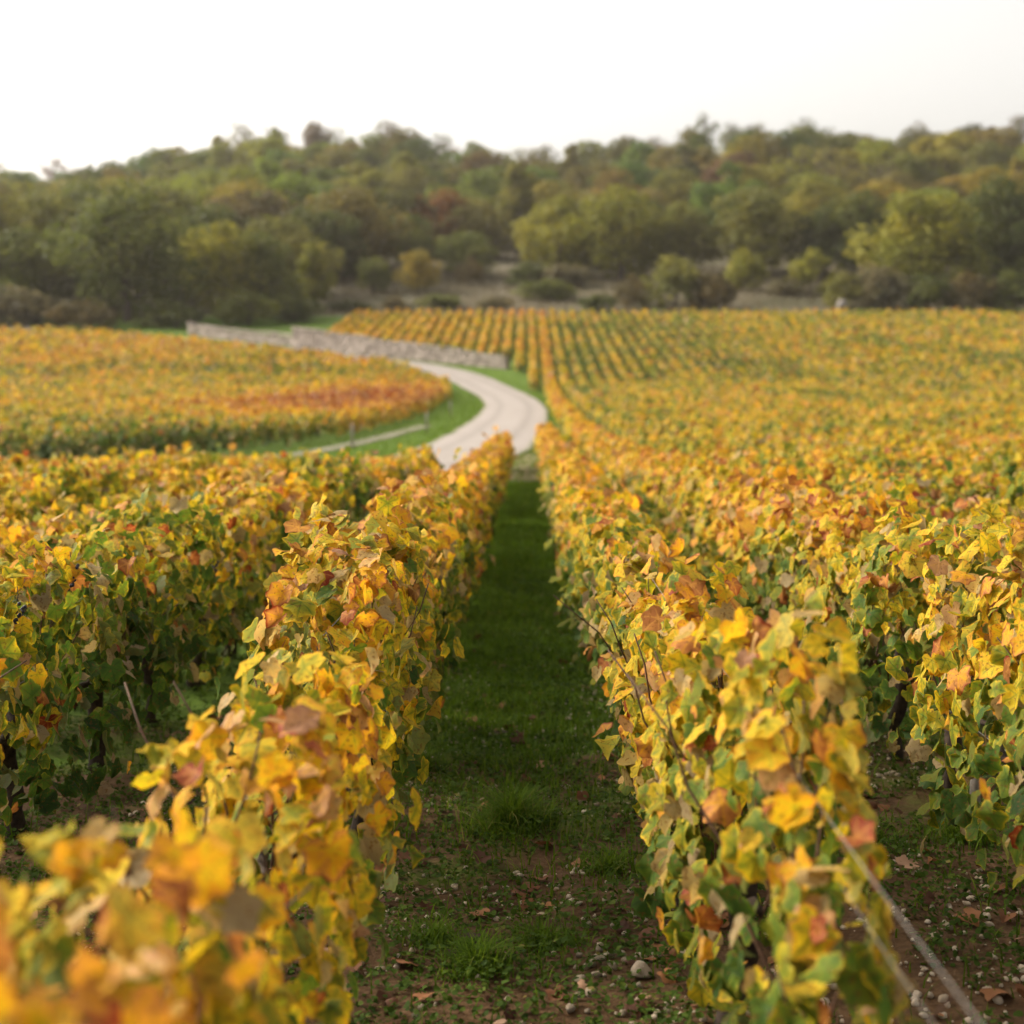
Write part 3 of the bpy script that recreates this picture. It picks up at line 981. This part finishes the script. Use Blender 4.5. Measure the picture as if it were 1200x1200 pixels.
for i, (px, py, sz) in enumerate(big):
    d = 1750 * CAM_H / (py - 480); xx = at(px, d)
    s_ = obj('stone', STM[i % 8], None, (xx, d, float(ground(xx, d) + bump(xx, d)) + sz * .42))
    s_.scale = (sz, sz, sz); s_.rotation_euler = (random.uniform(-.3, .3), random.uniform(-.3, .3), random.uniform(0, 6.28))
    if i == 0: tag(s_, 'largest pale tan stone lying beside the foot of the right row', 'stone')
    else: tag(s_, 'small pale limestone stone lying on the bare soil of the alley', 'stone', 'limestone stones on the soil')
n = 11000
x = r.uniform(-1.6, 2.3, n); y = 2.8 + 7 * r.uniform(0, 1, n) ** 1.7
ok = (np.abs(x) < y * .42 + .4) & (noise2(x * 1.8, y * 1.8, 51) > .40)
x, y = x[ok], y[ok]; n = len(x)
PV, PT, cnt = [], [], 0
for i in range(n):
    V, T = STV[i % 8]
    sz = .0038 + .014 * r.uniform() ** 2.6
    a = r.uniform(0, 6.28); ca, sa = math.cos(a), math.sin(a)
    W = V * sz
    W = np.stack([W[:, 0] * ca - W[:, 1] * sa + x[i], W[:, 0] * sa + W[:, 1] * ca + y[i], W[:, 2] + float(ground(x[i], y[i]) + bump(x[i], y[i])) + sz * .35], 1)
    PV.append(W); PT.append(T + cnt); cnt += len(W)
tag(obj('pebbles', np_mesh('pebbles', np.vstack(PV), np.vstack(PT), M['stone'], None, False)), 'small limestone pebbles scattered over the brown soil', 'pebbles', None, 'stuff')

# ------------------------------------------------------------------ stone walls
def stone_wall(p0, p1, h0, h1, thick, label, seed, top_break=0.0):
    rr_ = np.random.default_rng(seed)
    p0, p1 = np.array(p0, float), np.array(p1, float)
    Lw = np.linalg.norm(p1 - p0); uu = (p1 - p0) / Lw; rot = math.atan2(uu[1], uu[0])
    c0 = (p0 + p1) / 2
    t = thing('stone_wall', label, 'wall', (c0[0], c0[1], float(ground(*c0))))
    mb, cp = MB(), MB()
    loc = np.array(t.location)
    zb = lambda s: float(ground(*(p0 + uu * s)))
    rowh = .24
    s_list = []
    nrow = int(max(h0, h1) / rowh) + 3
    for j in range(-2, nrow):
        s = -rr_.uniform(0, .4)
        while s < Lw:
            ln = rr_.uniform(.3, .75)
            sc = min(max(s + ln / 2, .05), Lw - .05)
            hh = h0 + (h1 - h0) * sc / Lw + top_break * (noise1(sc * .35, seed) - .5)
            zj = j * rowh
            if zj + rowh * .6 < hh and s + ln > 0:
                ln2 = min(ln, Lw - s)
                c = np.array([*(p0 + uu * (s + ln2 / 2)), zb(sc) + zj + rowh / 2]) - loc
                mb.box(c, (ln2 - .02, thick + rr_.uniform(-.05, .05), rowh - .018), rot, .008, (rr_.uniform(0, 1), .5, .5, 1), .02)
            s += ln
    # mortar core
    for s in np.arange(0, Lw, 1.0):
        ln = min(1.0, Lw - s); sc = s + ln / 2
        hh = h0 + (h1 - h0) * sc / Lw + top_break * (noise1(sc * .35, seed) - .5)
        c = np.array([*(p0 + uu * sc), zb(sc) - .3 + hh / 2]) - loc
        mb.box(c, (ln - .004, thick * .8, hh + .2), rot, 0, (.1, .5, .5, 1))
    obj('masonry', mb.mesh('masonry', M['wall'], False), t)
    s = 0.0
    if top_break < .3:
        while s < Lw:
            ln = min(rr_.uniform(.6, 1.1), Lw - s); sc = s + ln / 2
            hh = h0 + (h1 - h0) * sc / Lw + top_break * (noise1(sc * .35, seed) - .5)
            c = np.array([*(p0 + uu * sc), zb(sc) + hh + .10]) - loc
            cp.box(c, (ln - .015, thick + .12, .15), rot, .012, (.4 + .6 * rr_.uniform(), .5, .5, 1), .025)
            s += ln
        obj('coping', cp.mesh('coping', M['wall'], False), t)
    return t


stone_wall((-1.8, 128.6), (-22.6, 144.6), .95, 1.95, .5, 'long pale limestone wall along the outside of the road bend', 61, .2)
stone_wall((-22.9, 146.2), (-33.5, 154.5), 1.0, 1.2, .45, 'low pale stone wall continuing behind the left field to the trees', 62, .25)
stone_wall((-33.3, 156.0), (-35.6, 157.4), 1.7, 1.9, .6, 'broken ruined end of stone wall below the big left tree', 63, 1.2)

# small grey posts at the row ends along the verge
for i, (px, py, d) in enumerate([(500, 497, 62), (413, 516, 50), (528, 480, 78)]):
    x = at(px, d); o = obj('row_post', POST, None, (x, d, float(ground(x, d))))
    o.scale = (1.8, 1.8, 1.05)
    tag(o, ['middle', 'nearest', 'farthest'][i] + ' of the grey posts standing at the vine row ends along the verge', 'post')

# ------------------------------------------------------------------ trees and shrubs
def crown_mesh(seed, H, W, base, nl, leaf, sparse=0.0, lobes=11, peak=0.0):
    """leaf clumps through the volume of several lobes; returns mesh and lobe centres"""
    rr_ = np.random.default_rng(seed)
    cen = []
    hc = H - base
    for i in range(lobes):
        k = (i + .5) / lobes
        z = base + hc * (.16 + .72 * k)
        prof = math.sin(math.pi * min(1, (.22 + .70 * k))) ** .75 * (1 - peak * k)
        a = i * 2.4 + rr_.uniform(-.5, .5)
        q = W * .5 * prof * rr_.uniform(.35, .72)
        cen.append((q * math.cos(a), q * math.sin(a), z, W * rr_.uniform(.15, .27) * (1.1 - .35 * k * (1 + peak))))
    cen.append((0, 0, base + hc * .5, W * .26))
    cen = np.array(cen)
    vol = cen[:, 3] ** 2
    pick = rr_.choice(len(cen), nl, p=vol / vol.sum())
    dv = rr_.normal(0, 1, (nl, 3)); dv /= np.linalg.norm(dv, axis=1)[:, None]
    rad = (.55 + .5 * rr_.uniform(0, 1, nl) ** .6)
    lump = .75 + .5 * noise2(dv[:, 0] * 3 + pick * 5, dv[:, 2] * 3 + dv[:, 1] * 2, seed % 50)
    P = cen[pick, :3] + dv * (cen[pick, 3] * rad * lump)[:, None] * [1, 1, .85]
    keep = noise2(P[:, 0] * .9 + P[:, 1] * .35, P[:, 2] * .9 + P[:, 1] * .5, seed % 31) > sparse
    P, dv, pick = P[keep], dv[keep], pick[keep]
    n = len(P)
    N = dv * .8 + rr_.normal(0, .55, (n, 3)) + [0, 0, .35]
    D = rr_.normal(0, 1, (n, 3)) + [0, 0, -.5]
    lob = rr_.uniform(.2, .85, len(cen))  # random tone per lobe, painted in for light and dark within the crown
    tone = np.clip(.70 * lob[pick] + .40 * rr_.uniform(0, 1, n) - .05, 0, 1)
    V, T, A = build_leaves(P, N, D, leaf * rr_.uniform(.6, 1.3, n), tone, rr_.uniform(0, 1, n), LEAF[3], rr_)
    return np_mesh('crown', V, T, M['tree_leaf'], A, False), cen


def trunk_tree_mesh(seed, H, W, base, cen, twigs=False):
    rr_ = np.random.default_rng(seed)
    mb = MB()
    k = np.linspace(0, 1, 7)
    top = base + (H - base) * .72
    pts = np.stack([.25 * np.sin(k * 3 + seed) * k, .25 * np.cos(k * 2.3 + seed) * k, -.4 + (top + .4) * k], 1)
    mb.tube(pts, np.linspace(.024 * H, .006 * H, 7) + .012 * H * (1 - k) ** 6, 9)
    for c in cen[:-1]:
        z0 = max(base * .75, c[2] - rr_.uniform(.18, .32) * (H - base))
        f = np.clip((z0 + .4) / (top + .4), 0, .98)
        b = np.array([np.interp(f, k, pts[:, i]) for i in range(3)])
        q = np.linspace(0, 1, 5)[:, None]
        mid = b * (1 - q) + c[:3] * q + np.sin(q * math.pi) * rr_.normal(0, .02 * H, 3)
        mb.tube(mid, np.linspace(.010 * H, .003 * H, 5), 6)
        for _ in range(7 if twigs else 3):
            dv = rr_.normal(0, 1, 3) + [0, 0, .6]; dv /= np.linalg.norm(dv)
            e = c[:3] + dv * c[3] * rr_.uniform(.8, 1.3)
            s0 = mid[rr_.integers(2, 5)]
            mb.tube([s0, (s0 + e) / 2 + rr_.normal(0, .05, 3), e], [.0032 * H, .002 * H, .0012 * H], 4)
    return mb.mesh('trunk', M['bark'], True)


KINDS = {}
for i in range(6):   # broad oaks and hornbeams, 11 m tall, 10 m wide
    cm, cen = crown_mesh(500 + i, 11, 10, .5, 5200, .30, .20, 14)
    KINDS[('broad', i)] = (cm, trunk_tree_mesh(500 + i, 11, 10, 2.2, cen))
for i in range(3):   # taller, narrower
    cm, cen = crown_mesh(520 + i, 13, 7, .8, 4200, .28, .20, 13, .35)
    KINDS[('tall', i)] = (cm, trunk_tree_mesh(520 + i, 13, 7, 2.0, cen))
for i in range(4):   # half bare ridge trees
    cm, cen = crown_mesh(540 + i, 11, 9, 2.6, 2000, .24, .46, 15)
    KINDS[('bare', i)] = (cm, trunk_tree_mesh(540 + i, 11, 9, 2.6, cen, True))
for i in range(4):   # shrubs
    cm, cen = crown_mesh(560 + i, 3.0, 4.2, .1, 1500, .19, .20, 9)
    KINDS[('shrub', i)] = (cm, trunk_tree_mesh(560 + i, 3.0, 3.2, .3, cen, True))
DIM = {'broad': (11, 9.6), 'tall': (13, 6.4), 'bare': (11, 8.6), 'shrub': (3.0, 4.0)}


def plant(name, kind, i, x, y, H, W, col, label, cat, group=None, sink=.0):
    cm, tm = KINDS[(kind, i)]
    t = thing(name, label, cat, (x, y, float(ground(x, y)) - sink), group)
    t.rotation_euler = (0, 0, random.uniform(0, 6.28))
    sx, sz = W / DIM[kind][1], H / DIM[kind][0]
    t.scale = (sx, sx, sz)
    c = obj('crown', cm, t); c.color = (*col, 1)
    obj('trunk', tm, t)
    return t


OL, YG, GR, DK, BR, RU, GY, YE = (.112, .116, .032), (.150, .152, .026), (.090, .106, .028), (.060, .074, .023), (.085, .070, .034), (.14, .066, .028), (.105, .097, .062), (.20, .16, .030)
front = [  # px centre, top px, width px, distance, kind, colour, label
    (-28, 215, 120, 184, 'broad', OL, 'olive tree at the far left end of the wood behind the left field'),
    (52, 222, 110, 196, 'broad', OL, 'yellowish olive tree just left of the big bushy tree'),
    (150, 208, 150, 172, 'broad', GR, 'big bushy green tree standing tallest behind the left field'),
    (262, 258, 105, 178, 'broad', YG, 'yellow olive tree just right of the big bushy left tree'),
    (308, 275, 80, 180, 'broad', GR, 'dark green tree standing above the left end of the stone wall'),
    (366, 278, 46, 186, 'tall', YG, 'slim pale green tree between the wall corner and the meadow'),
    (408, 228, 95, 232, 'broad', OL, 'round olive green tree at the upper left edge of the meadow'),
    (476, 250, 85, 236, 'broad', GR, 'green tree behind the small round tree on the meadow'),
    (512, 222, 85, 256, 'broad', RU, 'rust brown tree crown among green ones above the meadow'),
    (437, 300, 42, 203, 'broad', GR, 'small round green tree standing alone on the meadow'),
    (490, 292, 50, 206, 'broad', YE, 'small yellow and orange tree standing on the meadow'),
    (545, 268, 75, 226, 'broad', GR, 'mid green tree right of the rust brown crown'),
    (606, 186, 62, 262, 'tall', OL, 'tall pale green tree rising in the notch of the wood'),
    (655, 228, 95, 228, 'broad', YG, 'broad olive yellow tree left of the bright yellow green tree'),
    (728, 216, 112, 222, 'broad', YG, 'bright yellow green tree at the middle of the wood edge'),
    (800, 236, 95, 226, 'broad', OL, 'olive tree right of the bright middle tree'),
    (885, 218, 120, 224, 'broad', OL, 'wide olive tree above the pale scrub patch'),
    (965, 240, 85, 222, 'broad', DK, 'dark green tree behind the yellow green shrub'),
    (1012, 222, 90, 218, 'broad', DK, 'dark green tree left of the bright right-hand tree'),
    (1078, 222, 140, 200, 'broad', YG, 'large bright yellow green tree on the right side of the wood edge'),
    (1168, 208, 115, 206, 'broad', DK, 'dark tree at the right end of the wood edge'),
    (1240, 215, 120, 200, 'broad', DK, 'dark green tree just past the right end of the wood edge')]
for i, (px, ty, wp, d, kd, col, lab) in enumerate(front):
    x = at(px, d); H = zat(ty, d) - float(ground(x, d)); W = wp / 1750 * d
    plant('tree', kd, i % (6 if kd == 'broad' else 3), x, d, H * 1.02, W * 1.08, col, lab, 'tree')
more = [(-60, 250, 130, 205, OL), (15, 262, 120, 178, GR), (100, 270, 110, 184, DK), (205, 250, 120, 190, GR), (245, 235, 120, 205, DK), (330, 250, 110, 200, OL), (375, 240, 100, 215, DK), (300, 215, 120, 225, BR), (190, 215, 120, 215, OL), (80, 215, 130, 222, DK), (-20, 215, 130, 225, BR)]
for i, (px, ty, wp, d, col) in enumerate(more):
    x = at(px, d); H = zat(ty, d) - float(ground(x, d)); W = wp / 1750 * d
    plant("tree", "broad", (i * 5) % 6, x, d, H, W * 1.15, col, "middle-sized tree packed in the wood edge behind the left field", "tree", "trees packed behind the left field")
shrubs = [
    (30, 338, 110, 168, GY, 'grey brown bramble thicket at the left end of the left field'), (95, 352, 80, 164, BR, 'low reddish brown bramble beside the big bushy left tree'),
    (-25, 345, 70, 166, GY, 'grey bramble bush at the picture edge behind the left field'), (205, 352, 80, 166, DK, 'dark bush under the right side of the big left tree'), (345, 345, 66, 172, DK, 'dark green bush behind the corner of the stone wall'),
    (292, 342, 70, 168, GR, 'green bush behind the low left wall'), (463, 348, 42, 184, BR, 'dark reddish bush just above the orange vine rows'), (520, 344, 60, 187, GR, 'grey green bush above the vine rows on the meadow'), (412, 352, 56, 184, DK, 'dark bush at the top of the leftmost orange vine row'),
    (552, 302, 32, 216, BR, 'dark brown shrub at the edge of the wood'), (620, 306, 62, 214, DK, 'low dark shrub at the top of the meadow'), (668, 308, 66, 214, GY, 'grey shrub at the top of the meadow below the yellow trees'), (645, 328, 70, 196, GR, 'flat green shrub in the middle of the meadow'),
    (742, 324, 40, 187, BR, 'dark red brown bush left of the big mixed bush'), (790, 300, 95, 188, OL, 'big mixed green and brown bush at the head of the right field'), (838, 318, 60, 185, BR, 'brown bush beside the big mixed bush'),
    (870, 292, 46, 205, YG, 'bright yellow green shrub above the pale scrub patch'), (922, 326, 50, 200, GY, 'grey scrub bush on the pale patch'), (950, 292, 64, 200, YG, 'yellow green shrub below the dark tree'), (992, 318, 50, 188, OL, 'olive bush beside the pale boulder'), (1030, 310, 75, 186, GY, 'grey green bush right of the pale boulder'),
    (1085, 322, 70, 184, DK, 'dark bush below the large bright right tree'), (1138, 318, 70, 184, BR, 'brown dark bush at the foot of the right wood edge'), (1190, 316, 70, 184, DK, 'dark bush at the right end of the vineyard head'), (700, 344, 44, 184, DK, 'small dark bush at the head of the vine rows'), (580, 346, 44, 185, GY, 'small grey bush at the head of the vine rows')]
for i, (px, ty, wp, d, col, lab) in enumerate(shrubs):
    x = at(px, d); H = max(1.0, zat(ty, d) - float(ground(x, d))); W = wp / 1750 * d
    plant('shrub', 'shrub', i % 4, x, d, H, W * 1.1, col, lab, 'bush')

# the closed wood on the hill behind
rr_ = np.random.default_rng(9)
hill = []
for yy in np.arange(222, 436, 16.5):
    half = .37 * yy
    for xx in np.arange(-half - 6, half + 8, 13.0 if yy < 400 else 10.0):
        x = xx + rr_.uniform(-3.8, 3.8); y = yy + rr_.uniform(-5, 5)
        if y < 248 and -48 < x < -2 and rr_.uniform() < .75: continue
        if y < 236 and -2 <= x < 60: continue
        hill.append((x, y))
for i, (x, y) in enumerate(hill):
    f = noise2(x * .035, y * .035, 91) + rr_.uniform(-.35, .35)
    ridge = y > 405
    nm = None
    if f < .22: col, w = DK, 'dark green'
    elif f < .48: col, w = GR, 'green'
    elif f < .76: col, w = OL, 'olive'
    elif f < .84: col, w = BR, 'brown'
    else: col, w = YG, 'yellow green'
    if ridge and w in ('yellow green', 'green'): col, w = BR, 'brown'
    col = tuple(c * rr_.uniform(.8, 1.2) for c in col)
    q = rr_.uniform()
    kd = 'bare' if (ridge and q < .75) or q < .12 else 'tall' if q > .88 else 'broad'
    nk = {'bare': 4, 'tall': 3, 'broad': 6}[kd]
    H = rr_.uniform(9.0, 14.0) * (1.15 if kd == 'tall' else 1)
    W = rr_.uniform(12.5, 17.0) * (.65 if kd == 'tall' else 1)
    if ridge: H *= rr_.uniform(.85, 1.15); W *= .66
    lab = ('%s tree on the ridge line of the wooded hill against the white sky' if ridge else '%s tree in the closed wood covering the hillside') % w
    plant('tree', kd, int(rr_.integers(0, nk)), x, y, H, W, col, lab, 'tree', ('%s trees along the ridge' if ridge else '%s trees of the hillside wood') % w)
print('trees', sum(1 for o in C.objects if o.name.split('.')[0] == 'tree'))

# pale boulders at the head of the field
for px, py, d, sz, lab in [(986, 358, 184, 1.3, 'pale grey boulder lying among bushes at the head of the right field'), (710, 362, 183, .9, 'low pale rock at the head of the vine rows left of the mixed bush')]:
    x = at(px, d)
    b = obj('boulder', np_mesh('boulder', *STV[3 if sz > 1 else 5], M['boulder'], None, False), None, (x, d, float(ground(x, d)) + sz * .35))
    b.scale = (sz * .9, sz, sz * 1.3)
    tag(b, lab, 'boulder')

# dry grass of the meadow
DL = Leaves()
n = 70000
x = rr_.uniform(-62, 75, n); y = rr_.uniform(178.5, 236, n)
ok = noise2(x * .12, y * .12, 71) > .12
x, y = x[ok], y[ok]; n = len(x)
DL.add(*blades(n, (x, y), rr_.uniform(.2, .75, n), rr_.uniform(.05, .12, n), np.clip(rr_.normal(.55, .25, n), 0, 1), rr_, 2))
tag(obj('dry_grass', DL.mesh('dry_grass', M['dry'])), 'tall dry grey brown grass of the meadow below the wood', 'dry grass', None, 'stuff')

# ------------------------------------------------------------------ evening air
mb = MB(); mb.box((0, 420, 40), (1100, 1000, 110))
hz = mb.mesh('haze', [], False)
hm, hn, hl = new_mat('haze')
pv = hn.new('ShaderNodeVolumePrincipled')
pv.inputs['Color'].default_value = (1.0, .93, .86, 1)
pv.inputs['Density'].default_value = .00013
pv.inputs['Anisotropy'].default_value = .3
ho = hn.new('ShaderNodeOutputMaterial')
hl.new(pv.outputs[0], ho.inputs['Volume'])
hz.materials.append(hm)
tag(obj('haze', hz), 'thin warm evening haze lying in the air over the valley', 'haze', None, 'stuff')
